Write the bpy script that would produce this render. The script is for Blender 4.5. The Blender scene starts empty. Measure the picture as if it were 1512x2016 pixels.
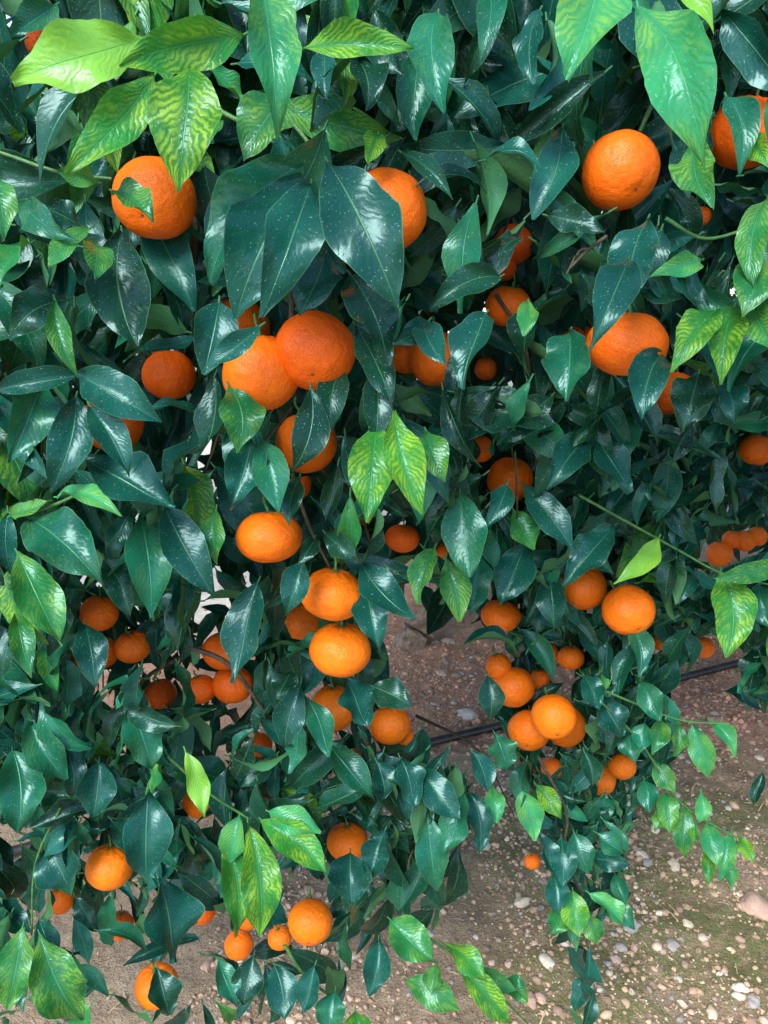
import bpy, math, random, bmesh
import numpy as np
from mathutils import Vector, noise
random.seed(7); rng = np.random.default_rng(23)
scene = bpy.context.scene
C = scene.collection
PI = math.pi

# ------------------------------------------------------------------ camera
F = 1523.0; CAMH = 1.5; P = math.radians(20)
FW = np.array([0, math.cos(P), -math.sin(P)]); UP = np.array([0, math.sin(P), math.cos(P)]); RT = np.array([1., 0, 0])
CP = np.array([0, 0, CAMH])
def at(px, py, d): return CP + d*(FW + RT*(px-756)/F + UP*(1008-py)/F)
def proj(p):
    q = np.asarray(p)-CP; d = q@FW
    return 756+F*(q@RT)/d, 1008-F*(q@UP)/d, d
def ground(px, py):
    r = FW + RT*(px-756)/F + UP*(1008-py)/F
    return CP + r*(-CAMH/r[2])
cam = bpy.data.cameras.new('camera'); co = bpy.data.objects.new('camera', cam); C.objects.link(co)
co.location = CP; co.rotation_euler = (PI/2-P, 0, 0)
cam.sensor_fit = 'VERTICAL'; cam.angle = 2*math.atan(1008/F); cam.clip_start = 0.02; cam.clip_end = 2000
scene.camera = co

# ------------------------------------------------------------------ light
w = bpy.data.worlds.new('World'); scene.world = w; w.use_nodes = True
nt = w.node_tree; bg = nt.nodes['Background']
sky = nt.nodes.new('ShaderNodeTexSky'); sky.sky_type = 'NISHITA'; sky.sun_disc = False
EL, ROT = math.radians(46), math.radians(206)
sky.sun_elevation = EL; sky.sun_rotation = ROT; sky.dust_density = 1.0
nt.links.new(sky.outputs[0], bg.inputs[0]); bg.inputs[1].default_value = 0.32
sl = bpy.data.lights.new('sun', 'SUN'); sl.energy = 5.0; sl.angle = math.radians(28); sl.color = (1, .95, .87)
so = bpy.data.objects.new('sun', sl); C.objects.link(so)
sd = Vector((math.sin(ROT)*math.cos(EL), math.cos(ROT)*math.cos(EL), math.sin(EL)))
so.rotation_euler = sd.to_track_quat('Z', 'Y').to_euler()
scene.view_settings.view_transform = 'Standard'; scene.view_settings.look = 'None'; scene.view_settings.exposure = 0

# ------------------------------------------------------------------ node helpers
class NT:
    def __init__(s, name):
        s.m = bpy.data.materials.new(name); s.m.use_nodes = True; s.t = s.m.node_tree; s.t.nodes.clear()
        s.out = s.t.nodes.new('ShaderNodeOutputMaterial')
    def n(s, ty, **kw):
        nd = s.t.nodes.new(ty)
        for k, v in kw.items(): setattr(nd, k, v)
        return nd
    def set(s, sock, v):
        if isinstance(v, bpy.types.NodeSocket): s.t.links.new(v, sock)
        elif v is not None: sock.default_value = v
    def math(s, op, a, b=None, c=None, clamp=False):
        nd = s.n('ShaderNodeMath', operation=op, use_clamp=clamp)
        s.set(nd.inputs[0], a)
        if b is not None: s.set(nd.inputs[1], b)
        if c is not None: s.set(nd.inputs[2], c)
        return nd.outputs[0]
    def mix(s, f, a, b, mode='MIX'):
        nd = s.n('ShaderNodeMix', data_type='RGBA', blend_type=mode)
        s.set(nd.inputs[0], f); s.set(nd.inputs[6], a); s.set(nd.inputs[7], b)
        return nd.outputs[2]
    def rng(s, v, a, b, c=0, d=1):
        nd = s.n('ShaderNodeMapRange', interpolation_type='SMOOTHSTEP')
        for i, x in enumerate((v, a, b, c, d)): s.set(nd.inputs[i], x)
        return nd.outputs[0]
    def noise(s, vec, sc, det=3, rough=.5):
        nd = s.n('ShaderNodeTexNoise'); s.set(nd.inputs['Vector'], vec)
        nd.inputs['Scale'].default_value = sc; nd.inputs['Detail'].default_value = det; nd.inputs['Roughness'].default_value = rough
        return nd.outputs[0]
    def bump(s, h, st, dist):
        nd = s.n('ShaderNodeBump'); s.set(nd.inputs['Height'], h); nd.inputs['Strength'].default_value = st; nd.inputs['Distance'].default_value = dist
        return nd.outputs[0]
def rgba(r, g, b): return (r, g, b, 1)

def leaf_material():
    k = NT('citrus_leaf')
    a = k.n('ShaderNodeAttribute', attribute_name='Col'); uv = k.n('ShaderNodeAttribute', attribute_name='LeafUV')
    geo = k.n('ShaderNodeNewGeometry'); pos = geo.outputs['Position']
    sp = k.n('ShaderNodeSeparateXYZ'); k.t.links.new(uv.outputs['Vector'], sp.inputs[0])
    u, v, r = sp.outputs
    young = a.outputs['Alpha']
    av = k.math('ABSOLUTE', v)
    nz = k.noise(pos, 110, 3)
    t = k.math('ADD', k.math('SUBTRACT', k.math('MULTIPLY', u, 13.0), k.math('MULTIPLY', av, 3.4)), k.math('MULTIPLY', nz, 2.8))
    dist = k.math('PINGPONG', t, .5)
    thin = k.rng(dist, 0, .08, 1, 0); broad = k.rng(dist, .0, .48, 1, 0)
    mid = k.rng(av, .012, .045, 1, 0); midb = k.rng(av, .03, .42, 1, 0)
    green = a.outputs['Color']
    big = k.noise(pos, 38, 3)
    base = k.mix(1.0, green, k.mix(big, rgba(.52, .64, .72), rgba(1.45, 1.34, 1.2)), 'MULTIPLY')
    patch = k.rng(k.noise(pos, 30, 4, .65), .38, .64)
    lam = k.math('MULTIPLY', k.math('SUBTRACT', 1.0, k.math('MAXIMUM', k.math('MULTIPLY', broad, .85), midb)), patch)
    yel = k.math('MULTIPLY', k.math('MULTIPLY', lam, young), 1.0, clamp=True)
    c1 = k.mix(yel, base, rgba(.27, .50, .035))
    veinc = k.mix(.5, base, rgba(.12, .34, .13))
    vf = k.math('MULTIPLY', k.math('MAXIMUM', k.math('MULTIPLY', thin, k.math('MULTIPLY', k.math('SUBTRACT', 1.0, young), .12)), mid), .7)
    c2 = k.mix(vf, c1, veinc)
    edge = k.math('MULTIPLY', k.rng(av, .95, 1.0), .35)
    c2 = k.mix(edge, c2, rgba(.13, .32, .13))
    dust = k.math('MULTIPLY', k.rng(k.noise(pos, 800, 1), .70, .75), .6)
    c3 = k.mix(dust, c2, rgba(.30, .50, .46))
    pale = k.mix(.4, c3, rgba(.09, .26, .08))
    c4 = k.mix(geo.outputs['Backfacing'], c3, pale)
    bs = k.n('ShaderNodeBsdfPrincipled')
    k.set(bs.inputs['Base Color'], c4)
    ro = k.math('ADD', k.math('MULTIPLY', k.noise(pos, 60, 3), .24), k.math('ADD', .13, k.math('MULTIPLY', geo.outputs['Backfacing'], .35)))
    k.set(bs.inputs['Roughness'], ro); bs.inputs['Specular IOR Level'].default_value = .42
    bs.inputs['Specular Tint'].default_value = (.60, .93, 1.0, 1)
    vb = k.math('MULTIPLY', broad, k.math('ADD', .14, k.math('MULTIPLY', young, .4)))
    h = k.math('ADD', k.math('MULTIPLY', k.math('MAXIMUM', vb, mid), -1.0), k.math('MULTIPLY', k.noise(pos, 80, 2), 1.4))
    k.set(bs.inputs['Normal'], k.bump(h, .42, .0010))
    tr = k.n('ShaderNodeBsdfTranslucent'); k.set(tr.inputs[0], k.mix(.5, c4, rgba(.16, .50, .02)))
    mx = k.n('ShaderNodeMixShader'); k.set(mx.inputs[0], k.math('ADD', .04, k.math('MULTIPLY', young, .2)))
    k.t.links.new(bs.outputs[0], mx.inputs[1]); k.t.links.new(tr.outputs[0], mx.inputs[2])
    k.t.links.new(mx.outputs[0], k.out.inputs[0])
    return k.m
def peel_material():
    k = NT('mandarin_peel')
    oi = k.n('ShaderNodeObjectInfo'); tc = k.n('ShaderNodeTexCoord'); ob = tc.outputs['Object']
    col = oi.outputs['Color']
    n1 = k.noise(ob, 2.2, 3)
    c = k.mix(1, col, k.mix(n1, rgba(.92, .72, .6), rgba(1.06, 1.2, 1.3)), 'MULTIPLY')
    vo = k.n('ShaderNodeTexVoronoi'); k.set(vo.inputs['Vector'], ob); vo.inputs['Scale'].default_value = 27
    pore = k.rng(vo.outputs['Distance'], 0, .38, 0, 1)
    c = k.mix(k.math('MULTIPLY', k.math('SUBTRACT', 1, pore), .5), c, k.mix(1, c, rgba(.8, .5, .5), 'MULTIPLY'))
    sp = k.n('ShaderNodeSeparateXYZ'); k.t.links.new(ob, sp.inputs[0])
    rr = k.math('ADD', k.math('POWER', sp.outputs[0], 2), k.math('POWER', sp.outputs[1], 2))
    scar = k.math('MULTIPLY', k.rng(rr, .0012, .0035, 1, 0), k.math('LESS_THAN', sp.outputs[2], 0))
    c = k.mix(k.math('MULTIPLY', scar, .85), c, rgba(.12, .06, .02))
    sk = k.math('MULTIPLY', k.rng(k.noise(ob, 9, 4, .7), .68, .76), .3)
    c = k.mix(sk, c, rgba(.5, .22, .05))
    bs = k.n('ShaderNodeBsdfPrincipled'); k.set(bs.inputs['Base Color'], c)
    bs.inputs['Roughness'].default_value = .38; bs.inputs['Specular IOR Level'].default_value = .36
    h = k.math('ADD', k.math('MULTIPLY', pore, .6), k.math('ADD', k.math('MULTIPLY', k.noise(ob, 5, 3), 1.3), k.math('MULTIPLY', k.noise(ob, 30, 2), .35)))
    k.set(bs.inputs['Normal'], k.bump(h, .55, .0022))
    k.t.links.new(bs.outputs[0], k.out.inputs[0]); return k.m
def plain(name, ca, cb, sc, rough=.7, bumpd=.002, bst=.6, det=4):
    k = NT(name); tc = k.n('ShaderNodeNewGeometry').outputs['Position']
    f = k.noise(tc, sc, det, .6); f2 = k.rng(f, .3, .7)
    bs = k.n('ShaderNodeBsdfPrincipled'); k.set(bs.inputs['Base Color'], k.mix(f2, rgba(*ca), rgba(*cb))); bs.inputs['Roughness'].default_value = rough
    k.set(bs.inputs['Normal'], k.bump(f, bst, bumpd)); k.t.links.new(bs.outputs[0], k.out.inputs[0]); return k.m
def stone_material():
    k = NT('stone'); a = k.n('ShaderNodeAttribute', attribute_name='Col'); pos = k.n('ShaderNodeNewGeometry').outputs['Position']
    c = k.mix(1, a.outputs['Color'], k.mix(k.noise(pos, 180, 4, .7), rgba(.55, .5, .45), rgba(1.35, 1.35, 1.35)), 'MULTIPLY')
    bs = k.n('ShaderNodeBsdfPrincipled'); k.set(bs.inputs['Base Color'], c); bs.inputs['Roughness'].default_value = .78
    k.set(bs.inputs['Normal'], k.bump(k.noise(pos, 260, 4), .5, .001)); k.t.links.new(bs.outputs[0], k.out.inputs[0]); return k.m
def soil_material():
    k = NT('soil'); pos = k.n('ShaderNodeNewGeometry').outputs['Position']
    sp = k.n('ShaderNodeSeparateXYZ'); k.t.links.new(pos, sp.inputs[0])
    n1 = k.noise(pos, 3.0, 5, .65); n2 = k.noise(pos, 40, 5, .7); n3 = k.noise(pos, 170, 4, .75)
    red = k.rng(sp.outputs[1], 1.7, 2.3)
    ca = k.mix(red, rgba(.40, .28, .18), rgba(.56, .28, .175)); cb = k.mix(red, rgba(.57, .44, .31), rgba(.76, .44, .30))
    c = k.mix(k.rng(n1, .3, .7), ca, cb)
    c = k.mix(k.rng(n2, .35, .7), c, k.mix(.45, c, k.mix(red, rgba(.72, .58, .43), rgba(.82, .58, .43))))
    c = k.mix(k.math('MULTIPLY', k.rng(n3, .48, .64), .6), c, rgba(.17, .095, .06))
    near = k.rng(sp.outputs[1], 2.1, 1.65)
    gx = k.rng(sp.outputs[0], 0.1, .4)
    moss = k.math('MULTIPLY', k.math('MULTIPLY', near, gx), k.math('MULTIPLY', k.rng(k.noise(pos, 3.6, 5, .7), .38, .54), k.rng(n2, .30, .58)))
    c = k.mix(k.math('MULTIPLY', moss, .8), c, rgba(.15, .20, .055))
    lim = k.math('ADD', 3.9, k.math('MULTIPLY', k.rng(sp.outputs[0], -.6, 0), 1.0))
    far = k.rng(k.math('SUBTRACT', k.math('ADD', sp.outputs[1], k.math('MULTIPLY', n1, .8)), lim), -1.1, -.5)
    c = k.mix(far, c, rgba(.88, .84, .76))  # sunlit ground behind the tree, painted into the soil colour; starts nearer at left
    bs = k.n('ShaderNodeBsdfPrincipled'); k.set(bs.inputs['Base Color'], c); bs.inputs['Roughness'].default_value = .95
    bs.inputs['Specular IOR Level'].default_value = .2
    k.set(bs.inputs['Normal'], k.bump(k.math('ADD', n2, k.math('MULTIPLY', n3, .8)), 1.0, .016)); k.t.links.new(bs.outputs[0], k.out.inputs[0]); return k.m
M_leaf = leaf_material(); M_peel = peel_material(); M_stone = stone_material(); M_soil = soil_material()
M_bark = plain('grey_bark', (.12, .075, .05), (.33, .24, .18), 45, .85, .006)
M_twig = plain('brown_twig', (.03, .026, .018), (.09, .07, .045), 160, .7)
M_shoot = plain('green_shoot', (.03, .13, .04), (.08, .22, .05), 120, .5)
M_hose = plain('black_hose', (.010, .010, .012), (.04, .036, .034), 30, .38, .0006)
M_calyx = plain('calyx_green', (.05, .13, .035), (.12, .21, .05), 300, .6)
M_litter = plain('dry_litter', (.38, .26, .15), (.64, .50, .33), 60, .85)

# ------------------------------------------------------------------ mesh helpers
def link(name, me, mat, parent=None, **kw):
    o = bpy.data.objects.new(name, me); C.objects.link(o)
    if mat is not None: me.materials.append(mat)
    if parent: o.parent = parent
    for a, b in kw.items(): o[a] = b
    return o
def empty(name, loc, **kw):
    o = bpy.data.objects.new(name, None); C.objects.link(o); o.location = loc; o.empty_display_size = .02
    for a, b in kw.items(): o[a] = b
    return o
def quadmesh(name, V, Fq, col=None, uv=None, smooth=True):
    me = bpy.data.meshes.new(name); V = np.asarray(V, np.float32); Fq = np.asarray(Fq, np.int32)
    nf, k = Fq.shape
    me.vertices.add(len(V)); me.vertices.foreach_set('co', V.ravel())
    me.loops.add(nf*k); me.loops.foreach_set('vertex_index', Fq.ravel())
    me.polygons.add(nf); me.polygons.foreach_set('loop_start', np.arange(nf, dtype=np.int32)*k)
    me.polygons.foreach_set('use_smooth', np.full(nf, smooth))
    if col is not None:
        a = me.attributes.new('Col', 'FLOAT_COLOR', 'POINT'); a.data.foreach_set('color', np.asarray(col, np.float32).ravel())
    if uv is not None:
        a = me.attributes.new('LeafUV', 'FLOAT_VECTOR', 'POINT'); a.data.foreach_set('vector', np.asarray(uv, np.float32).ravel())
    me.update(calc_edges=True); me.validate(); return me
def nrm(v): return v/(np.linalg.norm(v)+1e-9)

class Leaves:
    def __init__(s): s.V=[]; s.F=[]; s.Cc=[]; s.U=[]; s.n=0
    def add(s, base, tip, W, N, col, young, nu=8, nv=4, bend=.08, fold=.25, twist=0., ser=0., wave=.06, pet=.007):
        X = tip-base; L = np.linalg.norm(X); X = X/L
        N = nrm(N - X*(N@X)); S = np.cross(N, X)
        u = np.linspace(0, 1, nu+1); v = np.linspace(-1, 1, nv+1)
        pk = rng.uniform(.82, 1.05)
        hw = W/2*np.sin(PI*u**pk).clip(0)**rng.uniform(.8, 1.15)
        if ser: hw = hw*(1+ser*np.sin(u*70+rng.uniform(0, 6))+ser*2.2*np.sin(u*17+rng.uniform(0, 6)))
        hw[0] = W*.03; hw[-1] = W*.03
        tw = twist*(u-.5)
        Su = S[None]*np.cos(tw)[:, None]+N[None]*np.sin(tw)[:, None]
        Nu = N[None]*np.cos(tw)[:, None]-S[None]*np.sin(tw)[:, None]
        ph = rng.uniform(0, 6); fr = rng.uniform(8, 16); side = rng.uniform(-.09, .09)*L
        uu, vv = np.meshgrid(u, v, indexing='ij'); H = hw[:, None]
        off = fold*H*np.abs(vv)**1.25*(1-.3*uu) + W*wave*np.sin(uu*fr+ph+vv*1.2)*vv**2
        curl = rng.uniform(0, .2)*L*np.clip(uu-.6, 0, 1)**2*10*rng.choice([-1, 1, -1])
        cen = bend*L*4*u*(1-u); lat = side*4*u*(1-u)
        Pp = base + X*(L*uu)[..., None] + Su[:, None]*(H*vv*np.cos(min(.9, abs(fold)))+lat[:, None])[..., None] + Nu[:, None]*off[..., None] + N*(cen[:, None, None]) + N*curl[..., None]*.4
        g = Pp.reshape(-1, 3)
        i, j = np.meshgrid(np.arange(nu), np.arange(nv), indexing='ij'); a = (i*(nv+1)+j).ravel()
        f = np.stack([a, a+nv+1, a+nv+2, a+1], 1)+s.n
        rr = rng.random()
        s.V.append(g); s.F.append(f); s.U.append(np.stack([uu.ravel(), vv.ravel(), np.full(uu.size, rr)], 1))
        s.Cc.append(np.tile([*col, young], (len(g), 1))); s.n += len(g)
        if not pet: return
        pr = .0010; pe = base - X*pet - N*.003 + np.array([0, 0, .001])
        ring = []
        for c, r in ((base+X*.001, pr), (pe, pr*.9)):
            for q in range(4): ring.append(c + (S*math.cos(q*PI/2)+N*math.sin(q*PI/2))*r)
        fs = [[s.n+q, s.n+(q+1) % 4, s.n+4+(q+1) % 4, s.n+4+q] for q in range(4)]
        s.V.append(np.array(ring)); s.F.append(np.array(fs)); s.U.append(np.tile([0, .5, 0], (8, 1))); s.Cc.append(np.tile([*col, 0], (8, 1))); s.n += 8
    def mesh(s, name): return quadmesh(name, np.concatenate(s.V), np.concatenate(s.F), np.concatenate(s.Cc), np.concatenate(s.U))

def catmull(pts, n=6):
    pts = [np.asarray(p, float) for p in pts]; P_ = [2*pts[0]-pts[1]]+pts+[2*pts[-1]-pts[-2]]; out = []
    for i in range(1, len(P_)-2):
        for k in range(n):
            t = k/n; a, b, c, d = P_[i-1:i+3]
            out.append(.5*((2*b)+(c-a)*t+(2*a-5*b+4*c-d)*t*t+(3*b-a-3*c+d)*t**3))
    out.append(pts[-1]); return out
def tube_data(pts, r0, r1, seg=8, wob=0., n=6, n0=0):
    c = catmull(pts, n); V = []; Fq = []
    ref = np.array([.3, .2, .93])
    for i, p in enumerate(c):
        t = c[min(i+1, len(c)-1)]-c[max(i-1, 0)]; t = nrm(t)
        a = nrm(np.cross(t, ref) if abs(t@nrm(ref)) < .97 else np.cross(t, [1, 0, 0])); b = np.cross(t, a)
        r = r0+(r1-r0)*i/(len(c)-1)
        for q in range(seg):
            an = 2*PI*q/seg; rr = r*(1+wob*noise.noise(Vector((p[0]*6+math.cos(an), p[1]*6+math.sin(an), p[2]*5))))
            V.append(p+(a*math.cos(an)+b*math.sin(an))*rr)
    for i in range(len(c)-1):
        for q in range(seg): Fq.append([n0+i*seg+q, n0+i*seg+(q+1) % seg, n0+(i+1)*seg+(q+1) % seg, n0+(i+1)*seg+q])
    return V, Fq
def tube(name, pts, r0, r1, mat, parent, seg=8, wob=0., n=6, **kw):
    V, Fq = tube_data(pts, r0, r1, seg, wob, n); return link(name, quadmesh(name, V, Fq), mat, parent, **kw)

# ------------------------------------------------------------------ ground
def gz(x, y):
    d = math.hypot(x-.5, y-2.1); f = max(0, 1-d/12)
    if f == 0: return 0
    z = .022*noise.noise(Vector((x*.9, y*.9, 0)))+.015*noise.fractal(Vector((x*7, y*7, 3)), .7, 2, 4)
    if d < 2.6: z += .0085*abs(noise.noise(Vector((x*34, y*34, 7))))*(.5+noise.noise(Vector((x*4, y*4, 9))))*2
    return f*z
def axis(lo, hi, st, far):
    c = list(np.arange(lo, hi, st)); s = st; x = c[-1]; up = []
    while x < far: s *= 1.25; x += s; up.append(x)
    s = st; x = c[0]; dn = []
    while x > -far: s *= 1.25; x -= s; dn.append(x)
    return dn[::-1]+c+up
gx = axis(-.7, 1.7, .009, 400); gy = axis(.9, 3.1, .009, 400); nx = len(gx); ny = len(gy)
V = [(x, y, gz(x, y)) for y in gy for x in gx]
i, j = np.meshgrid(np.arange(ny-1), np.arange(nx-1), indexing='ij'); a = (i*nx+j).ravel()
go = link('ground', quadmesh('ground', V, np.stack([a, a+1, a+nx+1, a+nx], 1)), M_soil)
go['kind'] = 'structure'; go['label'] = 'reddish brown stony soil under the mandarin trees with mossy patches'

# ------------------------------------------------------------------ stones
def ico(sub):
    bm = bmesh.new(); bmesh.ops.create_icosphere(bm, subdivisions=sub, radius=1); bm.verts.ensure_lookup_table()
    v = np.array([x.co[:] for x in bm.verts]); f = np.array([[x.index for x in q.verts] for q in bm.faces]); bm.free(); return v, f
iv0, fi0 = ico(1); iv, fi = ico(2); iv1, fi1 = ico(3)
stonecols = [(.66, .57, .44), (.50, .34, .26), (.40, .38, .37), (.72, .66, .57), (.56, .39, .31), (.31, .26, .24), (.56, .46, .38), (.46, .32, .23)]
def stone_shape(v, r, seed):
    out = []
    sc = np.array([random.uniform(.85, 1.35), random.uniform(.65, 1.0), random.uniform(.45, .75)])
    for p in v:
        k = 1+.45*noise.noise(Vector(p*1.3)+Vector((seed, seed*.7, 0)))
        out.append(p*k*sc*r)
    a = random.uniform(0, 6.28); R = np.array([[math.cos(a), -math.sin(a), 0], [math.sin(a), math.cos(a), 0], [0, 0, 1]])
    return np.array(out)@R.T
def scatter(name, protos, faces, cnt, rfun, soilp, smooth, clump, **kw):
    Vs, Fs, Cs = [], [], []; nn = 0
    for q in range(cnt):
        if random.random() < .75: x = random.uniform(-.4, 1.35); y = random.uniform(.95, 2.7)
        else: x = random.uniform(-1.6, 2.3); y = .8+random.random()*3.9
        if noise.noise(Vector((x*3.1, y*3.1, 1))) < clump and random.random() < .75: continue
        r = rfun(); p = protos[q % len(protos)]; a = random.uniform(0, 6.28); R = np.array([[math.cos(a), -math.sin(a), 0], [math.sin(a), math.cos(a), 0], [0, 0, 1]])
        Vs.append(p@R.T*r+np.array([x, y, gz(x, y)+r*.12])); Fs.append(faces+nn); nn += len(p)
        c = np.array(random.choice(stonecols))*random.uniform(.65, 1.15)
        if random.random() < soilp + (.25 if y > 2 else 0): c = (np.array([.62, .35, .24]) if y > 1.95 else np.array([.50, .36, .25]))*random.uniform(.5, 1.3)
        Cs.append(np.tile([*c, 1], (len(p), 1)))
    link(name, quadmesh(name, np.concatenate(Vs), np.concatenate(Fs), np.concatenate(Cs), None, smooth), M_stone, **kw)
scatter('gravel', [stone_shape(iv, 1, s*3.7) for s in range(14)], fi, 7600, lambda: min(.0135, .0037*math.exp(random.gauss(.1, .52))), .3, True, 0., kind='stuff', label='small rounded gravel scattered over the ground')
scatter('soil_crumbs', [stone_shape(iv0, 1, s*2.7) for s in range(10)], fi0, 26000, lambda: min(.012, .0028*math.exp(random.gauss(.1, .58))), .85, False, -.25, kind='stuff', label='reddish soil crumbs and grit covering the ground')
S = [(1485,1790,64,4,'large pinkish brown stone near the right edge of the ground'),
 (1025,1787,32,0,'cream pebble just left of the lowest hanging shoot'),
 (1110,1868,24,3,'small pale pebble directly under the lowest hanging shoot'),
 (1242,1835,36,2,'grey blue pebble right of the lowest hanging shoot'),
 (1075,1905,30,3,'cream pebble below the lowest shoot, in bare soil'),
 (1045,1980,32,1,'brown pebble beside the leaf tips at the bottom edge'),
 (1352,1832,24,0,'pale pebble on the moss left of the large pinkish stone'),
 (1455,1957,28,3,'white pebble in the lower right corner, upper of two'),
 (1480,1984,30,2,'grey pebble in the lower right corner, lower of two'),
 (1335,1650,26,4,'pink pebble behind the long shoot of bright leaves'),
 (1288,1636,22,3,'small white pebble behind the long shoot of bright leaves'),
 (1325,1715,30,0,'oval cream pebble below the long shoot of bright leaves'),
 (920,1412,44,3,'flat pale stone beside the black drip hose'),
 (955,1674,24,0,'cream pebble between the two hanging skirts of leaves'),
 (1212,1897,24,6,'pinkish grey pebble on the mossy soil below centre right'),
 (1322,1872,28,2,'grey speckled pebble on the green moss'),
 (882,1262,26,6,'small stone near the foot of the brown trunk'),
 (1425,1918,22,1,'dark brown pebble left of the lower right corner'),
 (1150,1962,28,6,'pale pebble near the bottom edge, right of the leaf tips'),
 (1000,1905,22,4,'reddish pebble above the trailing bright shoot at the bottom'),
 (1262,1692,24,3,'white pebble right of the small low fruit'),
 (1068,1745,22,5,'dark grey pebble behind the lowest shoot'),
 (905,1730,26,1,'brown stone at the edge of the left leaf skirt'),
 (1390,1610,22,4,'small reddish stone in the damp green strip'),
 (1235,1580,22,3,'pale pebble under the lowest right fruits'),
 (985,1560,20,0,'tiny cream pebble left of the lowest right fruits'),
 (870,1330,24,4,'reddish stone on the soil above the drip hose'),
 (1330,1335,24,4,'reddish stone behind the drip hose at right'),
 (410,1900,30,1,'brown pebble seen between the lower left leaves'),
 (1400,2000,26,0,'cream pebble cut by the bottom edge at right')]
for q, (px, py, wpx, ci, lab) in enumerate(S):
    g = ground(px, py); d = proj(g)[2]; r = wpx*d/F/2*.92
    v = stone_shape(iv1, r, q*1.9)
    me = quadmesh('pebble', v, fi1, np.tile([*(np.array(stonecols[ci])*.9), 1], (len(v), 1)))
    o = link('pebble', me, M_stone, label=lab, category='pebble', group='larger pebbles on the soil'); o.location = (g[0], g[1], gz(g[0], g[1])+r*.1)
Vs, Fs = [], []; nn = 0
for q in range(1100):
    x = random.uniform(-1.0, 1.6); y = .9+random.random()*2.4; a = random.uniform(0, 6.28); L = random.uniform(.008, .045); wd = random.uniform(.0006, .0025)
    d = np.array([math.cos(a), math.sin(a), random.uniform(-.1, .25)])*L; s2 = np.array([-math.sin(a), math.cos(a), 0])*wd
    p = np.array([x, y, gz(x, y)+.006])
    Vs += [p-s2, p+s2, p+d*.5+s2+[0, 0, .003], p+d*.5-s2+[0, 0, .003], p+d+s2*.3, p+d-s2*.3]; Fs += [[nn, nn+1, nn+2, nn+3], [nn+3, nn+2, nn+4, nn+5]]; nn += 6
link('dry_litter', quadmesh('litter', Vs, Fs), M_litter, kind='stuff', label='dry straw and leaf scraps lying on the soil')
ga = ground(530, 1556); gb2 = ground(1490, 1306); hp = []
for t in np.linspace(-2.2, 2.6, 17):
    p = ga+(gb2-ga)*t; hp.append((p[0]+.004*math.sin(t*9), p[1]+.004*math.cos(t*7), .021+.003*math.sin(t*8)))
tube('drip_hose', hp, .0135, .0135, M_hose, None, 12, 0, 8, label='black plastic drip irrigation hose lying across the soil behind the skirt', category='hose')

# ------------------------------------------------------------------ depth of the leaf wall
dk = [(-900, .55), (0, .56), (400, .575), (700, .595), (1000, .66), (1200, .73), (1500, .9), (1800, 1.0), (2100, 1.05), (3000, 1.2)]
def D(px, py):
    d = float(np.interp(py, [a for a, b in dk], [b for a, b in dk]))
    if px > 880 and py > 700: d += .16*min(1, (px-880)/160)*min(1, (py-700)/350)
    return d
xrL = ([1100, 1150, 1200, 1300, 1400, 1500, 1600, 1700, 1800, 1880, 1950, 2100], [800, 780, 745, 735, 800, 850, 930, 910, 870, 760, 700, 640])
xlR = ([1100, 1150, 1200, 1300, 1400, 1500, 1600, 1700, 1800, 1850], [815, 850, 945, 955, 970, 1000, 1050, 1075, 1090, 1120])
xrR = ([1100, 1200, 1260, 1320, 1400, 1500, 1600, 1700, 1800, 1850], [2200, 1900, 1440, 1320, 1290, 1320, 1240, 1230, 1210, 1160])
def gap(px, py): return (365 < px < 460 and 1105 < py < 1240) or (375 < px < 428 and 922 < py < 988) or (abs(px-955) < 24 and abs(py-290) < 34)
SD = np.array(sd[:]); G1 = ground(430, 1175)
def sunhole(p):
    q = np.asarray(p)-G1; t = q@SD
    return t > 0 and np.linalg.norm(q-SD*t) < .42 and p[1] > .75
def inmask(px, py):
    if gap(px, py): return .03
    if py < 1100: return 1
    m = 0
    if px < np.interp(py, *xrL):
        m = 1 if py < 1720 else max(.25, 1-(py-1720)/280)
        if (350 < px < 440 and 1830 < py < 2000) or (185 < px < 265 and 1880 < py) or (0 < px < 60 and 1640 < py < 1700): m = .06
        if (550 < px < 640 and 1480 < py < 1560): m = .35
    elif np.interp(py, *xlR) < px < np.interp(py, *xrR): m = 1 if py < 1560 else .85
    elif px > 1465 and py < 1400: m = .8
    elif px > 1470 and py < 1560: m = .15
    if py > 2130: m = 0
    return m

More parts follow.
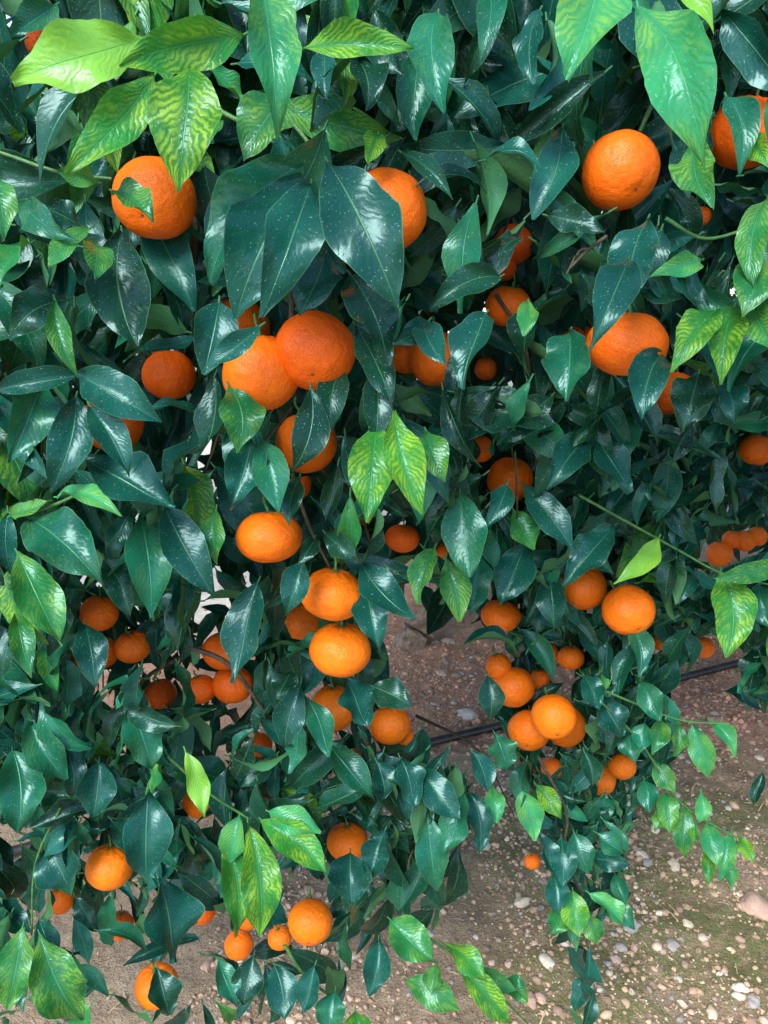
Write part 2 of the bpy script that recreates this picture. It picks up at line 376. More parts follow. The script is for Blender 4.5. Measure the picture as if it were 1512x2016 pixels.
# ------------------------------------------------------------------ fruit
FR = [
 (305,392,164,.93,.95,'s',.35,'large rough mandarin at upper left under a drooping bright leaf'),
 (757,415,166,.96,.9,'s',.30,'large mandarin right of the big blue-green leaves, left side overlapped'),
 (1221,337,150,1.0,1.0,'s',.25,'smooth round mandarin alone at upper right'),
 (1235,678,158,.80,.9,'u',.25,'wide flattened mandarin at right with leaves over its top'),
 (620,691,160,.97,1.05,'s',.05,'deep orange mandarin in front at the centre, its small dark scar showing'),
 (514,735,152,.98,.9,'u',.35,'mandarin tucked lower left of the deep orange centre one'),
 (470,648,122,.98,1.0,'u',.35,'mandarin peeking above the central pair behind a blue leaf'),
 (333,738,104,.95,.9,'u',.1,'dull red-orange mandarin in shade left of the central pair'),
 (222,832,120,.95,.95,'u',.15,'mandarin at left almost covered by two long dark leaves'),
 (603,872,120,1.0,.95,'u',.45,'mandarin under the central pair crossed by a dark leaf'),
 (1002,604,92,.86,1.0,'u',.35,'small round mandarin right of centre in the dark foliage'),
 (860,708,108,1.0,.9,'u',.4,'mandarin right of the central pair behind a blue leaf'),
 (800,700,72,1.0,.8,'u',.4,'mandarin slice just left of the one behind a blue leaf'),
 (1142,690,96,1.0,.7,'u',.05,'dull mandarin behind the left end of the wide flattened one'),
 (1322,776,94,.95,.9,'u',.3,'mandarin below right of the wide flattened one, half hidden by leaves'),
 (1004,944,90,.98,1,'u',.45,'mandarin with a twig across it over three blue leaves'),
 (530,1057,132,.78,1.0,'u',.45,'wide mandarin hanging above the central vertical pair'),
 (655,1170,127,.80,1.0,'u',.6,'upper mandarin of the central vertical pair'),
 (670,1279,122,.87,1.0,'u',.65,'lower mandarin of the central vertical pair'),
 (598,1228,88,1.0,.8,'u',.5,'mandarin sliver behind the left side of the central vertical pair'),
 (792,1060,68,.82,1.0,'u',.1,'shaded small mandarin between the pale leaves and the trunk'),
 (1146,1156,96,.92,.9,'u',.5,'mandarin at right with a blue leaf over its top'),
 (1237,1201,104,.96,1.0,'s',.55,'bright round mandarin beside the one with a leaf on top'),
 (986,1212,78,.75,.95,'u',.5,'flattened mandarin over the gap of bare soil'),
 (196,1207,74,.95,1,'u',.3,'upper mandarin of the left shaded trio'),
 (200,1285,64,.98,.95,'u',.4,'middle mandarin of the left shaded trio behind a leaf'),
 (262,1273,72,.85,1,'u',.4,'right mandarin of the left shaded trio'),
 (156,1300,44,1.0,.8,'u',.3,'small mandarin sliver left of the shaded trio'),
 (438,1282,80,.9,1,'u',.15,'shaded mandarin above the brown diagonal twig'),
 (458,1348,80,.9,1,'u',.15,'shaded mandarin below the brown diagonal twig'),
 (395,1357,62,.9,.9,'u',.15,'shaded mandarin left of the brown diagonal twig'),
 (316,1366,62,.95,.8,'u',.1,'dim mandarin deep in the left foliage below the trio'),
 (655,1395,90,1.0,.95,'u',.6,'mandarin below the central vertical pair behind hanging leaves'),
 (768,1427,80,.95,.95,'u',.65,'mandarin at the right end of the middle skirt'),
 (797,1449,36,1.0,.9,'u',.6,'tiny mandarin beside the one at the end of the middle skirt'),
 (1012,1353,82,1.0,1.0,'s',.6,'upper left mandarin of the lower right cluster'),
 (981,1312,52,1.0,.8,'u',.55,'mandarin behind the top of the lower right cluster'),
 (1041,1438,82,1.0,1.0,'s',.65,'lower left mandarin of the lower right cluster'),
 (1090,1411,90,1.0,1.05,'s',.7,'frontmost mandarin of the lower right cluster'),
 (1113,1430,80,1.0,1.0,'u',.65,'mandarin tucked right of the frontmost one in the lower right cluster'),
 (1124,1295,52,.9,1.0,'u',.6,'small mandarin above the lower right cluster, right of two'),
 (1086,1285,40,.95,.8,'u',.6,'small mandarin above the lower right cluster, left of two'),
 (1062,1338,40,1.0,.6,'u',.55,'tiny mandarin between the cluster and the two above'),
 (1225,1509,54,1.0,1.0,'s',.7,'small bright mandarin lowest on the right skirt'),
 (1181,1536,62,.9,.7,'u',.65,'mandarin behind a leaf left of the small bright lowest one'),
 (1086,1513,42,1.0,.7,'u',.55,'small mandarin below the lower right cluster'),
 (1048,1696,32,.9,.9,'u',.5,'tiny mandarin on the lowest right shoot'),
 (216,1706,92,.92,1.0,'u',.75,'bright mandarin at lower left beside a big oval leaf'),
 (396,1574,72,1.0,.9,'u',.6,'mandarin behind the narrow lime leaf at lower left'),
 (684,1657,82,.85,.95,'u',.65,'mandarin above a round blue leaf at lower centre'),
 (611,1815,88,1.0,1.0,'s',.7,'bright round mandarin at bottom centre'),
 (522,1747,62,1.0,.9,'u',.7,'mandarin behind the tips of the bright hanging shoot'),
 (488,1806,48,.9,.7,'u',.6,'small mandarin below the bright hanging shoot'),
 (551,1846,48,.9,.8,'u',.65,'small mandarin lower left of the bottom centre one'),
 (470,1860,56,1.0,.6,'u',.6,'mandarin sliver among the leaves at the bottom left of centre'),
 (308,1940,84,.95,.9,'u',.7,'mandarin at the bottom left half behind a dark leaf'),
 (396,1790,58,1.0,.75,'u',.1,'shaded mandarin right of the big oval leaves at lower left'),
 (120,1772,52,1.0,.6,'u',.4,'mandarin sliver under the blue leaf near the left edge'),
 (236,1822,54,1.0,.5,'u',.3,'mandarin sliver below the bright lower left one'),
 (1010,482,78,1.0,.85,'u',0,'dark reddish mandarin with a leaf tip over it'),
 (992,528,50,1.0,.5,'u',0,'dim mandarin right under the dark reddish one'),
 (1466,262,136,1.0,.85,'u',.05,'large shaded mandarin near the upper right edge'),
 (1490,886,66,.9,1.0,'u',.35,'mandarin cut by the right edge at mid height'),
 (1382,426,34,1.1,1.0,'u',.1,'small spot of a mandarin below the curled leaf at right'),
 (84,84,66,1.0,1.0,'u',0,'dim red mandarin in the upper left corner'),
 (946,884,52,1.0,.8,'u',.4,'mandarin glimpsed above the one with a twig across it'),
 (956,726,44,1.0,.5,'u',.2,'mandarin glimpsed right of the overlapping blue leaf'),
 (390,966,36,.9,.6,'u',.3,'small mandarin deep at left by the bright gap'),
 (1250,1016,46,1.0,.7,'u',.5,'mandarin glimpsed above the bright round one at right'),
 (1385,1275,42,1.0,.8,'u',.4,'small mandarin left of the large veined leaf at right'),
 (1300,1262,36,1.0,.8,'u',.4,'small mandarin just right of and below the bright round one'),
 (1417,1090,50,1.0,1.2,'u',.4,'mandarin on the tree behind, lowest of its row'),
 (1466,1065,42,1.0,1.2,'u',.4,'mandarin on the tree behind, second from the right edge'),
 (1441,1062,36,1.0,1.2,'u',.3,'small mandarin on the tree behind, between two bigger ones'),
 (1491,1056,38,1.0,1.2,'u',.4,'mandarin on the tree behind, nearest the right edge'),
 (872,1090,42,1.0,.7,'u',.3,'mandarin sliver above the two dark hanging leaves'),
 (714,1012,44,1.0,.55,'u',.3,'mandarin sliver under the pale central leaves'),
 (700,1500,52,1.0,.7,'u',.45,'mandarin sliver below the middle skirt fruits'),
 (160,1536,48,1.0,.7,'u',.45,'mandarin sliver at the left among blue leaves'),
 (512,1466,48,1.0,.7,'u',.2,'dim mandarin under the end of the brown diagonal twig'),
 (584,955,58,1.0,.6,'u',.35,'mandarin sliver above the wide hanging one'),
 (930,1150,38,1.0,.6,'u',.5,'mandarin sliver left of the hanging blue leaves over the soil gap'),
]
def peel_mesh(seed):
    nu_, nv_ = 56, 36; V = []
    for a in range(nv_+1):
        th = PI*a/nv_
        for b in range(nu_):
            ph = 2*PI*b/nu_
            p = Vector((math.sin(th)*math.cos(ph), math.sin(th)*math.sin(ph), math.cos(th)))
            r = 1+.036*noise.noise(p*1.5+Vector((seed*5, 0, 0)))+.011*noise.noise(p*5+Vector((seed*5, 2, 0)))+.005*noise.noise(p*13+Vector((seed, 2, 5)))
            r -= .10*math.exp(-(th/.22)**2)+.05*math.exp(-((PI-th)/.2)**2)
            r += .016*math.cos(ph*9+seed)*math.exp(-((th-.42)/.25)**2)
            q = p*r; V.append((q.x, q.y, q.z))
    Fq = [[a*nu_+b, (a+1)*nu_+b, (a+1)*nu_+(b+1) % nu_, a*nu_+(b+1) % nu_] for a in range(nv_) for b in range(nu_)]
    return quadmesh('peel', V, Fq)
peels = [peel_mesh(s*1.7+.3) for s in range(6)]
for m in peels: m.materials.append(M_peel)
def calyx_mesh():
    V = [(0, 0, .935)]
    for k in range(10):
        a = 2*PI*k/10; r = .20 if k % 2 == 0 else .10
        V.append((r*math.cos(a), r*math.sin(a), .925+(.02 if k % 2 else -.01)))
    bm = bmesh.new(); vs = [bm.verts.new(v) for v in V]
    for k in range(10): bm.faces.new((vs[0], vs[1+k], vs[1+(k+1) % 10]))
    ret = bmesh.ops.extrude_face_region(bm, geom=bm.faces[:])
    for v in [g for g in ret['geom'] if isinstance(g, bmesh.types.BMVert)]: v.co.z += .03
    me = bpy.data.meshes.new('calyx'); bm.to_mesh(me); bm.free(); return me
cal = calyx_mesh(); cal.materials.append(M_calyx)
stV, stF = tube_data([(0, 0, .93), (.03, .02, 1.1), (.10, -.03, 1.3), (.13, .05, 1.55)], .055, .045, 7); stm = quadmesh('stem', stV, stF); stm.materials.append(M_shoot)
fruit = []
for q, (px, py, wd, hr, op, fc, tone, lab) in enumerate(FR):
    d = .063*F/wd; lo = D(px, py)+.045
    back = 'tree behind' in lab
    if back: d = 2.1
    else: d = max(lo, min(d, D(px, py)+(.2 if op >= .9 else .26)))
    r = wd*d/F/2; p = at(px, py, d)
    fruit.append((px, py, wd/2, d, op))
    e = empty('mandarin', p, label=lab, category='mandarin', group='mandarins hanging on the tree behind' if back else 'mandarins hanging on the near tree')
    if fc == 's': s3 = Vector((random.uniform(-.35, .25), .8, random.uniform(.15, .6)))
    else: s3 = Vector((random.uniform(-.25, .25), random.uniform(-.1, .4), 1))
    e.rotation_euler = s3.to_track_quat('Z', 'Y').to_euler()
    o = bpy.data.objects.new('peel', peels[q % 6]); C.objects.link(o); o.parent = e; zz = hr if fc == 'u' else .93
    o.scale = (r, r if fc == 'u' else r*max(hr, .9), r*zz); o.rotation_euler = (0, 0, random.uniform(0, 6.28)) if fc == 'u' else (0, 0, 0)
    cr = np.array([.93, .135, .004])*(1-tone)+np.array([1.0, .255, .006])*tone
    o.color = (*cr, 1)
    c = bpy.data.objects.new('calyx', cal); C.objects.link(c); c.parent = e; c.scale = (r, r, r*zz)
    s2 = bpy.data.objects.new('stem', stm); C.objects.link(s2); s2.parent = c

# ------------------------------------------------------------------ main tree
gb = ground(812, 1266)
tree = empty('mandarin_tree', (gb[0], gb[1], 0), label='near mandarin tree with leafy branches drooping to the soil, heavy with fruit', category='tree')
tl = np.array([gb[0], gb[1], 0.])
def tp(p): return np.asarray(p)-tl
tube('trunk', [tp(gb+np.array([-.04, -.02, -.05])), tp(gb+np.array([.02, 0, .05])), tp(gb+np.array([.13, .05, .24])), tp(gb+np.array([.24, .1, .7]))], .060, .048, M_bark, tree, 18, .5, 12)
fork = gb+np.array([.24, .1, .66])
for e_, r in (((-.9, 1.5, 1.55), .03), ((.0, 1.15, 1.7), .032), ((.75, 1.35, 1.6), .03), ((1.3, 2.6, 1.9), .03), ((-1.1, 3.3, 1.9), .03), ((.3, 3.9, 2.0), .03)):
    e_ = np.array(e_); m_ = fork*.5+e_*.5+np.array([0, 0, .22])
    tube('limb', [tp(fork-np.array([0, 0, .05])), tp(m_), tp(e_), tp(e_+(e_-fork)*.25-np.array([0, 0, .25]))], r, .008, M_bark, tree, 10, .2, 8)
TW = [([(575, 240), (610, 285), (640, 330)], .01, .0018, 1), ([(380, 185), (440, 222), (500, 252), (600, 300), (640, 332)], .03, .0022, 1), ([(570, 540), (574, 590), (572, 640)], .03, .003, 0),
 ([(575, 930), (592, 990), (615, 1050), (650, 1118)], .05, .0022, 0), ([(360, 1270), (450, 1308), (520, 1400), (570, 1475)], .04, .003, 0), ([(335, 960), (352, 1100), (350, 1260)], .25, .008, 0),
 ([(1012, 1090), (1018, 1000), (1014, 890)], .0, .0014, 0), ([(1195, 465), (1160, 490), (1120, 530)], .0, .0016, 0), ([(1160, 490), (1140, 495), (1115, 540)], .0, .0012, 0),
 ([(330, 1488), (410, 1560), (490, 1612)], 0, .0022, 1), ([(1140, 975), (1330, 1080), (1420, 1128), (1512, 1150)], 0, .0016, 1), ([(1310, 430), (1390, 470), (1500, 440)], 0, .0016, 1),
 ([(560, 1860), (600, 1920), (680, 1985)], .03, .0025, 1),
 ([(1160, 1360), (1260, 1460), (1340, 1580), (1450, 1650)], 0, .0016, 1), ([(1190, 1360), (1330, 1415), (1420, 1425)], 0, .0016, 1), ([(820, 1830), (930, 1910), (1040, 2016)], 0, .002, 1),
 ([(1060, 1490), (1115, 1600), (1110, 1690), (1150, 1765)], .03, .0025, 0), ([(120, 1590), (70, 1700), (62, 1840)], 0.02, .0018, 1), ([(850, 280), (846, 430), (850, 600)], .25, .008, 0),
 ([(1105, -20), (1122, 120), (1128, 260)], .2, .010, 0), ([(815, 200), (880, 260), (930, 305)], .12, .005, 0), ([(0, 300), (120, 340), (220, 352)], .02, .0018, 1), ([(90, 0), (130, 60), (170, 120), (250, 180)], .06, .003, 0),
 ([(390, 330), (385, 420), (380, 520)], .1, .005, 0), ([(20, 1010), (90, 1000), (180, 960)], 0, .0018, 1), ([(470, 920), (520, 870), (575, 800)], .05, .002, 0), ([(1330, 30), (1300, 160), (1260, 260)], .08, .003, 1)]
for pts, dz, r, g in TW:
    tube('green_shoot' if g else 'twig', [tp(at(x, y, D(x, y)+dz+.01)) for x, y in pts], r, r*.7, M_shoot if g else M_twig, tree, 7, .2, 6)
Vt, Ft = [], []
for q in range(170):
    px = random.uniform(-500, 1950); py = random.uniform(-500, 1450)
    if inmask(px, py+150) < .5 or (py > 620 and px > 850): continue
    d = D(px, py)+random.uniform(.15, .55); L = random.uniform(.10, .25)
    p0 = at(px, py, d); dx = random.uniform(-.9, .9)
    pts = [p0, p0+np.array([dx*.6, -.1, -.25])*L, p0+np.array([dx, -.1, -.9])*L]
    v, f = tube_data(pts, random.uniform(.002, .004), .0012, 5, 0, 4, len(Vt)); Vt += v; Ft += f
link('twigs', quadmesh('twigs', [tp(v) for v in Vt], Ft), M_twig, tree, kind='stuff')

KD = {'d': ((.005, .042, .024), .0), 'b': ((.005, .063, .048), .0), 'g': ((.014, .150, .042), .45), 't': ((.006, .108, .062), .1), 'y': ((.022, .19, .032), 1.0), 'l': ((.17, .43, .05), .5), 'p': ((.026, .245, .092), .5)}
H = [
 (480,70,225,125,95,'y',-.06),(285,75,20,150,120,'l',-.05),(305,148,128,345,85,'y',-.05),(372,130,345,362,135,'y',-.08),(515,-30,553,258,115,'p',-.1),(566,190,480,318,105,'g',-.04),
 (585,98,815,95,75,'y',-.05),(862,25,872,218,105,'t',-.02),(1180,-70,1115,156,150,'p',-.16),(1255,15,1385,330,125,'p',-.15),(1270,-20,1408,50,60,'l',-.06),(695,215,618,255,75,'d',0),(705,120,722,225,85,'d',0),
 (640,100,640,192,50,'b',0),(110,10,20,70,70,'t',0),(720,70,795,150,60,'d',.02),(960,-20,950,102,60,'t',0),(1062,20,1048,162,60,'b',0),(1375,290,1400,405,88,'g',-.02),(1382,512,1275,548,50,'p',-.02),
 (1490,505,1465,615,80,'g',-.02),(1512,390,1485,560,60,'g',-.02),(1412,608,1325,722,72,'y',-.03),(1445,605,1420,748,82,'y',-.03),(1480,600,1535,700,70,'g',-.02),
 (600,352,462,620,150,'b',-.035),(595,325,405,540,125,'t',-.01),(612,362,522,612,105,'b',-.045),(645,318,785,606,140,'b',-.07),(640,500,590,620,90,'b',-.005),(690,540,768,712,95,'d',-.01),(745,265,722,330,50,'y',0),
 (790,300,888,385,40,'d',0),(52,395,145,470,60,'t',-.02),(175,450,98,535,50,'g',-.03),(185,478,182,560,60,'g',-.03),(160,445,78,405,60,'d',-.02),(222,375,302,438,72,'g',-.05),(240,455,272,692,110,'d',0),
 (135,590,18,665,80,'d',0),(108,590,152,738,50,'g',-.02),(-10,345,8,460,60,'g',-.02),(60,478,-10,565,80,'g',-.02),(160,738,-20,765,60,'b',-.01),(85,748,22,908,100,'t',-.01),(150,735,312,826,90,'b',-.03),
 (150,782,100,968,80,'b',-.02),(178,800,255,938,72,'b',-.05),(165,905,345,1006,115,'b',-.02),(112,978,236,1012,50,'p',-.03),(20,1015,110,990,40,'g',0),(432,595,402,738,88,'b',-.04),(512,642,396,732,48,'b',-.06),
 (450,760,470,888,85,'g',-.01),(612,765,578,928,72,'d',-.04),(700,640,775,800,62,'d',0),(740,720,738,885,60,'d',0),(675,720,655,850,60,'d',.01),(515,862,550,1012,75,'t',-.02),(495,865,452,1005,90,'b',-.01),
 (742,832,722,1036,90,'y',-.04),(775,812,832,1012,92,'y',-.045),(840,850,876,948,62,'g',-.02),(845,632,775,678,50,'b',-.02),(835,640,878,722,62,'b',-.03),(955,618,905,758,92,'b',-.03),(985,545,848,608,62,'d',0),
 (1122,652,1112,788,98,'t',0),(1238,510,1168,672,82,'b',-.04),(1275,430,1232,605,90,'b',-.01),(1078,425,1192,460,55,'d',0),(1302,698,1265,822,85,'b',-.03),(1375,735,1345,845,82,'d',-.01),(1425,750,1445,835,62,'b',0),
 (1040,595,1030,662,40,'g',-.02),(1150,865,1080,958,72,'b',-.01),(1175,862,1245,968,70,'b',-.01),(905,968,925,1138,82,'t',-.03),(998,955,958,1036,50,'b',-.03),(1030,955,1132,1088,60,'b',-.03),(1012,1005,1052,1082,60,'g',-.02),
 (1210,1035,1108,1152,70,'b',-.04),(1298,1058,1212,1148,45,'l',-.03),(1035,1070,985,1192,80,'b',-.02),(945,1090,928,1212,60,'t',-.01),(855,1078,822,1188,58,'g',-.01),(878,1100,905,1224,62,'g',-.01),
 (1420,1125,1430,1294,82,'y',-.04),(1540,1110,1405,1138,40,'g',-.02),(1495,1150,1520,1240,60,'t',0),(60,1022,200,1146,105,'t',-.03),(35,1088,122,1272,86,'g',-.04),(32,1195,62,1335,50,'g',-.03),
 (205,1100,255,1212,60,'d',0),(275,1012,300,1216,88,'t',-.01),(325,1000,422,1170,82,'b',-.02),(425,1005,432,1112,50,'g',0),(508,1145,470,1345,86,'b',-.03),(598,1100,560,1212,60,'b',-.01),(712,1108,812,1222,70,'b',-.01),
 (722,1150,748,1282,70,'b',0),(640,1050,705,1100,45,'d',0),(168,1230,188,1352,62,'b',-.02),(592,1345,560,1476,62,'b',-.01),(602,1372,642,1492,52,'t',-.02),(682,1335,718,1432,95,'b',-.02),(735,1352,808,1388,60,'d',-.01),
 (255,1385,302,1522,75,'t',0),(60,1418,132,1534,80,'t',-.01),(25,1478,35,1640,90,'t',-.02),(292,1552,290,1742,95,'b',-.03),(195,1500,182,1612,80,'b',0),(312,1728,338,1896,115,'b',-.03),(90,1670,135,1752,90,'b',0),
 (78,1838,165,2014,100,'g',-.02),(45,1825,12,1990,72,'g',-.01),(365,1478,402,1610,42,'l',-.02),(440,1650,466,1848,76,'y',-.03),(488,1618,512,1850,86,'y',-.05),(515,1615,640,1718,72,'y',-.05),(530,1598,632,1640,52,'p',-.03),
 (470,1608,450,1700,60,'p',-.02),(690,1678,692,1782,95,'b',-.02),(758,1635,728,1735,62,'b',-.01),(742,1500,760,1572,70,'b',0),(788,1492,812,1592,62,'b',0),(830,1512,905,1612,60,'b',0),(912,1555,878,1680,58,'t',0),
 (840,1600,860,1760,66,'t',0),(925,1560,945,1682,50,'b',.01),(768,1810,856,1895,78,'g',-.01),(872,1858,955,1935,50,'y',-.01),(900,1898,1005,2016,56,'y',-.02),(945,1905,1020,1950,35,'g',0),(700,1990,720,2080,70,'y',-.01),
 (800,1930,905,1990,55,'g',0),(968,1545,978,1622,40,'p',0),(1025,1555,1052,1655,52,'p',-.01),(1055,1545,1105,1612,40,'y',-.01),(1128,1755,1140,1845,55,'y',-.02),(1160,1758,1235,1828,48,'p',-.02),(1165,1690,1240,1702,40,'b',0),
 (1105,1650,1108,1745,50,'b',0),(1300,1415,1288,1485,45,'g',0),(1362,1425,1392,1532,50,'p',-.01),(1398,1418,1448,1490,40,'p',-.01),(1310,1560,1320,1640,42,'g',0),(1350,1585,1350,1692,42,'g',-.01),(1395,1615,1412,1705,40,'p',0),
 (1440,1640,1418,1735,42,'p',-.01),(1455,1648,1486,1700,30,'y',0),(1268,1535,1278,1600,42,'t',0),(930,1480,960,1560,50,'b',.01),(1180,1370,1230,1450,60,'b',0),(975,1445,1000,1520,60,'t',.02),(1240,1225,1262,1330,50,'t',-.01),
 (575,1320,545,1375,50,'d',0),(1080,1130,1090,1240,60,'b',0),(1400,1660,1395,1745,30,'y',0),(1180,600,1150,540,40,'d',.02),(905,440,950,520,50,'d',.03),(1025,470,985,505,40,'d',-.02),
 (1060,1640,1090,1720,50,'b',0),(1130,1640,1160,1720,52,'t',0),(1090,1720,1100,1800,50,'b',0),(1175,1640,1235,1680,45,'t',0),(1100,1780,1085,1840,45,'g',0),(1240,1440,1250,1500,45,'t',0),(1290,1500,1330,1560,40,'g',0),(1200,1770,1250,1830,40,'t',0),
 (620,1900,600,1990,60,'b',0),(660,1950,650,2040,60,'t',0),(500,1880,480,1980,60,'d',0),(540,1900,560,2010,60,'b',0),(745,1850,725,1960,60,'b',0),(430,1890,470,1980,50,'t',0),
 (1430,190,1460,330,70,'t',-.03),(1480,280,1512,330,50,'y',-.03),(1260,1340,1300,1420,48,'t',0),(1150,1480,1165,1550,48,'d',0),(1150,1330,1180,1400,48,'b',.0),(960,1330,965,1420,50,'d',.03),
 (310,1905,335,2000,70,'d',-.03),(430,235,400,300,50,'g',0),(190,360,110,335,50,'g',0),(590,940,570,1030,45,'d',-.01),(620,1060,590,1110,40,'d',0),
 (1310,1590,1290,1640,34,'g',0),(1380,1560,1375,1620,34,'p',0),(1340,1600,1375,1660,32,'g',0),(1425,1690,1440,1750,30,'g',0),(1335,1425,1330,1490,38,'g',0),(1270,1420,1262,1480,40,'t',0),
 (1150,1790,1175,1860,40,'g',-.01),(1210,1720,1235,1780,36,'t',0),(985,1930,1040,1975,40,'g',0),(860,1900,850,1960,44,'g',0),
]
leaf_kind_label = {'y': 'young yellow-green leaf with darker veins', 'l': 'pale lime young leaf', 'p': 'light green glossy leaf'}
H.sort(key=lambda h: -math.hypot(h[2]-h[0], h[3]-h[1])*h[4])
fol = Leaves()
def heroN(base, tip, sc=.22):
    ray = nrm((base+tip)/2-CP)
    return nrm(-ray*.85+np.array([0, 0, .35])+rng.normal(0, sc, 3))
for q, (bx, by, tx, ty, wd, kd, dz) in enumerate(H):
    bd = D(bx, by); td = D(tx, ty); m = (bd+td)/2
    b_ = at(bx, by, m+dz+.012); t_ = at(tx, ty, m+dz-.008+rng.uniform(-.012, .012))
    W = wd*(m+dz)/F*1.12
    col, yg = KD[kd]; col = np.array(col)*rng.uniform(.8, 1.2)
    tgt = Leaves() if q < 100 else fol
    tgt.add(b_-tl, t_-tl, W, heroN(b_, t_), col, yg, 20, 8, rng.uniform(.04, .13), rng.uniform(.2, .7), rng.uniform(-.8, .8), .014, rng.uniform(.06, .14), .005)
    if q < 100:
        o = link('leaf', tgt.mesh('leaf'), M_leaf, tree)
        if kd in leaf_kind_label: o['label'] = leaf_kind_label[kd]
def ok_fruit(pts, wpx=0):
    for k, p in enumerate(pts):
        x, y, d = proj(p)
        ww = wpx/d*F*(.42 if 0 < k < len(pts)-1 else 0)
        for fx, fy, fr, fd, op in fruit:
            if d < fd+.02 and abs(x-fx) < 160 and (x-fx)**2+(y-fy)**2 < (fr*op+4+ww*(op >= .94))**2: return False
    return True
def pick(px, py, dd):
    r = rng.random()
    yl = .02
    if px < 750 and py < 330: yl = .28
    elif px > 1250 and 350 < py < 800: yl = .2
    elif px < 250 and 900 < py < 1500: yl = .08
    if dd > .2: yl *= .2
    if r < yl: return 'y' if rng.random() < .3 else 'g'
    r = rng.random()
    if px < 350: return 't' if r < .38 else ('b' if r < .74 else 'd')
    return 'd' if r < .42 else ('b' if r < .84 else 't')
def fills(n, box, lmin=.045, lmax=.105):
    cnt = 0; tries = 0
    while cnt < n and tries < n*8:
        tries += 1
        px = rng.uniform(box[0], box[2]); py = rng.uniform(box[1], box[3])
        inside = -80 < px < 1590 and -80 < py
        if not inside and rng.random() < .5: continue
        if rng.random() > inmask(px, py): continue
        t = rng.random()**1.2; th = .55 if py < 1100 else (.38 if px < 650 and py < 1600 else .30)
        dd = .02+t*th; d = D(px, py)+dd
        L = rng.uniform(lmin, lmax)
        ang = rng.normal(0, .75)
        dr = nrm(RT*math.sin(ang)+np.array([0, 0, -1])*math.cos(ang)+np.array([0, 1, 0])*rng.uniform(-.55, .3))
        c = at(px, py, d); b_ = c-dr*L/2; t_ = c+dr*L/2
        if not inside and sunhole(c): continue
        x2, y2, _ = proj(t_)
        if inmask(x2, y2) < .2 and rng.random() < .8: continue
        W = L*rng.uniform(.27, .48)
        if inside and not ok_fruit((b_, b_*.7+t_*.3, c, b_*.3+t_*.7, t_), W): continue
        ray = nrm(c-CP); N = nrm(-ray*.6+np.array([0, 0, .5])+rng.normal(0, .5, 3))
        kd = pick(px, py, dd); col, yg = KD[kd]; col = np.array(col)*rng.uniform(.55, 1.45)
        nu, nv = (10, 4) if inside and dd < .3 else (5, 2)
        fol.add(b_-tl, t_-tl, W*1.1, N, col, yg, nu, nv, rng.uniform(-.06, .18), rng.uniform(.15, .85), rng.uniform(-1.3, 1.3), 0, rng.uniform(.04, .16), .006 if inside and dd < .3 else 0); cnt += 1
    print('fills', cnt, tries)
fills(6000, (-650, -800, 2150, 2130))
fills(900, (880, 800, 1560, 1620), .045, .08)
fills(500, (-60, 1050, 880, 1700), .045, .085)
fills(160, (1030, 1380, 1330, 1850), .035, .06)
cnt = 0
while cnt < 4000:
    px = rng.uniform(-900, 2300); py = rng.uniform(-900, 1250); dd = rng.uniform(.5, 1.5); d = D(px, py)+dd
    c = at(px, py, d)
    zmin = .70 if px < 1200 else .48
    if c[2] < zmin+.08*math.sin(c[0]*6): continue
    if gap(px, py) or sunhole(c): continue
    L = rng.uniform(.07, .12); ang = rng.normal(0, .8)
    dr = nrm(RT*math.sin(ang)+np.array([0, 0, -1])*math.cos(ang)+np.array([0, 1, 0])*rng.uniform(-.5, .5)); b_ = c-dr*L/2; t_ = c+dr*L/2
    if not ok_fruit((b_, c, t_), .04): continue
    N = nrm(np.array([0, -.6, .6])+rng.normal(0, .5, 3)); col, yg = KD['d' if rng.random() < .7 else 'b']
    fol.add(b_-tl, t_-tl, L*.5, N, np.array(col)*rng.uniform(.6, 1.1), yg, 4, 2, .06, .3, 0, 0, .05, 0); cnt += 1
def shell(lv, cen, R, z0, z1, n, org, L0, reject=None):
    k = 0
    while k < n:
        a = rng.uniform(0, 2*PI); h = rng.random(); z = z0+(z1-z0)*h
        rr = R*math.sqrt(max(.02, 1-(max(0, h-.25)/.75)**2))*(1+.10*math.sin(a*5+h*4)+.07*math.sin(a*11+h*9))*rng.uniform(.72, 1.02)
        c = np.array([cen[0]+rr*math.cos(a), cen[1]+rr*math.sin(a), z+.08*math.sin(a*7)])
        k += 1
        if reject and reject(c): continue
        out = np.array([math.cos(a), math.sin(a), .5]); dr = nrm(np.array([0, 0, -.8])+out*.35+rng.normal(0, .5, 3)); L = L0*rng.uniform(.8, 1.3)
        if noise.noise(Vector(c*2.3)) < -.33: continue
        col, yg = KD[['d', 'b', 't', 'd', 'g'][int(rng.integers(5))]]
        lv.add(c-dr*L/2-org, c+dr*L/2-org, L*.5, nrm(out+rng.normal(0, .4, 3)), np.array(col)*rng.uniform(.7, 1.2), yg, 3, 2, .07, .3, 0, 0, .05, 0)
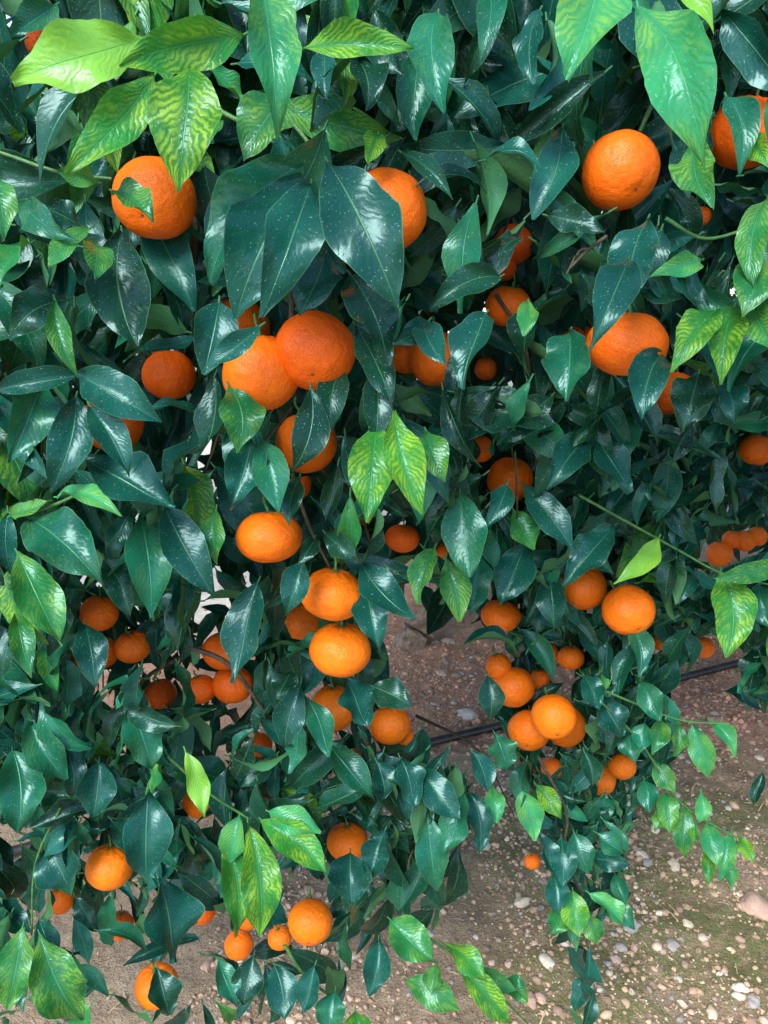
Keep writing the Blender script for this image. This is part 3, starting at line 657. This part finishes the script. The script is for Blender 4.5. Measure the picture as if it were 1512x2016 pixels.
def rej(c):
    x, y, d = proj(c)
    if c[1] < .72 or d < .3: return True
    if -700 < x < 2200 and -900 < y < 2300 and d < D(x, y)+1.3: return True
    if gap(x, y) or sunhole(c): return True
    if c[1] > 2.8 and c[2] < .95 and x < 600: return True
    return False
shell(fol, (gb[0], gb[1]), 2.05, .72, 3.0, 4600, tl, .14, rej)
link('foliage', fol.mesh('foliage'), M_leaf, tree, kind='stuff')

# ------------------------------------------------------------------ trees behind
def back_tree(cx, cy, R, z0, z1, n, lab, L0=.13, src=None, rj=None):
    o = empty('mandarin_tree', (cx, cy, 0), label=lab, category='tree', group='trees behind the near tree')
    org = np.array([cx, cy, 0.])
    tube('trunk', [(0, 0, -.05), (.03, .02, .4), (-.02, .05, 1.0)], .07, .05, M_bark, o, 12, .2)
    for a in range(4):
        tube('limb', [(-.02, .05, .8), (.5*R*math.cos(a*1.6), .5*R*math.sin(a*1.6), 1.5), (.75*R*math.cos(a*1.6), .75*R*math.sin(a*1.6), 1.7)], .035, .012, M_bark, o, 8, .2)
    if src is None:
        lv = Leaves(); shell(lv, (cx, cy), R, z0, z1, n, org, L0, rj); me = lv.mesh('crown'); me.materials.append(M_leaf)
    else: me = src
    c = bpy.data.objects.new('crown', me); C.objects.link(c); c.parent = o; c['kind'] = 'stuff'
    return me
def rj2(c):
    x, y, d = proj(c)
    return (d > 0 and not ok_fruit((c,), .0)) or (1370 < x < 1530 and 1025 < y < 1125 and d < 2.15)
back_tree(2.75, 3.3, 1.9, .42, 2.9, 5200, 'mandarin tree behind at the right edge with small fruit showing', .13, None, rj2)
m2 = back_tree(-2.6, 8.6, 1.9, .4, 3.0, 3000, 'distant mandarin tree at the left of the back row', .17)
for x, lab in ((1.4, 'distant mandarin tree in the middle of the back row'), (5.4, 'distant mandarin tree at the right of the back row'), (-6.6, 'distant mandarin tree at the far left of the back row')):
    back_tree(x, 8.6+random.uniform(-.3, .3), 1.9, .4, 3, 0, lab, .17, m2)
print('leaf verts', fol.n)
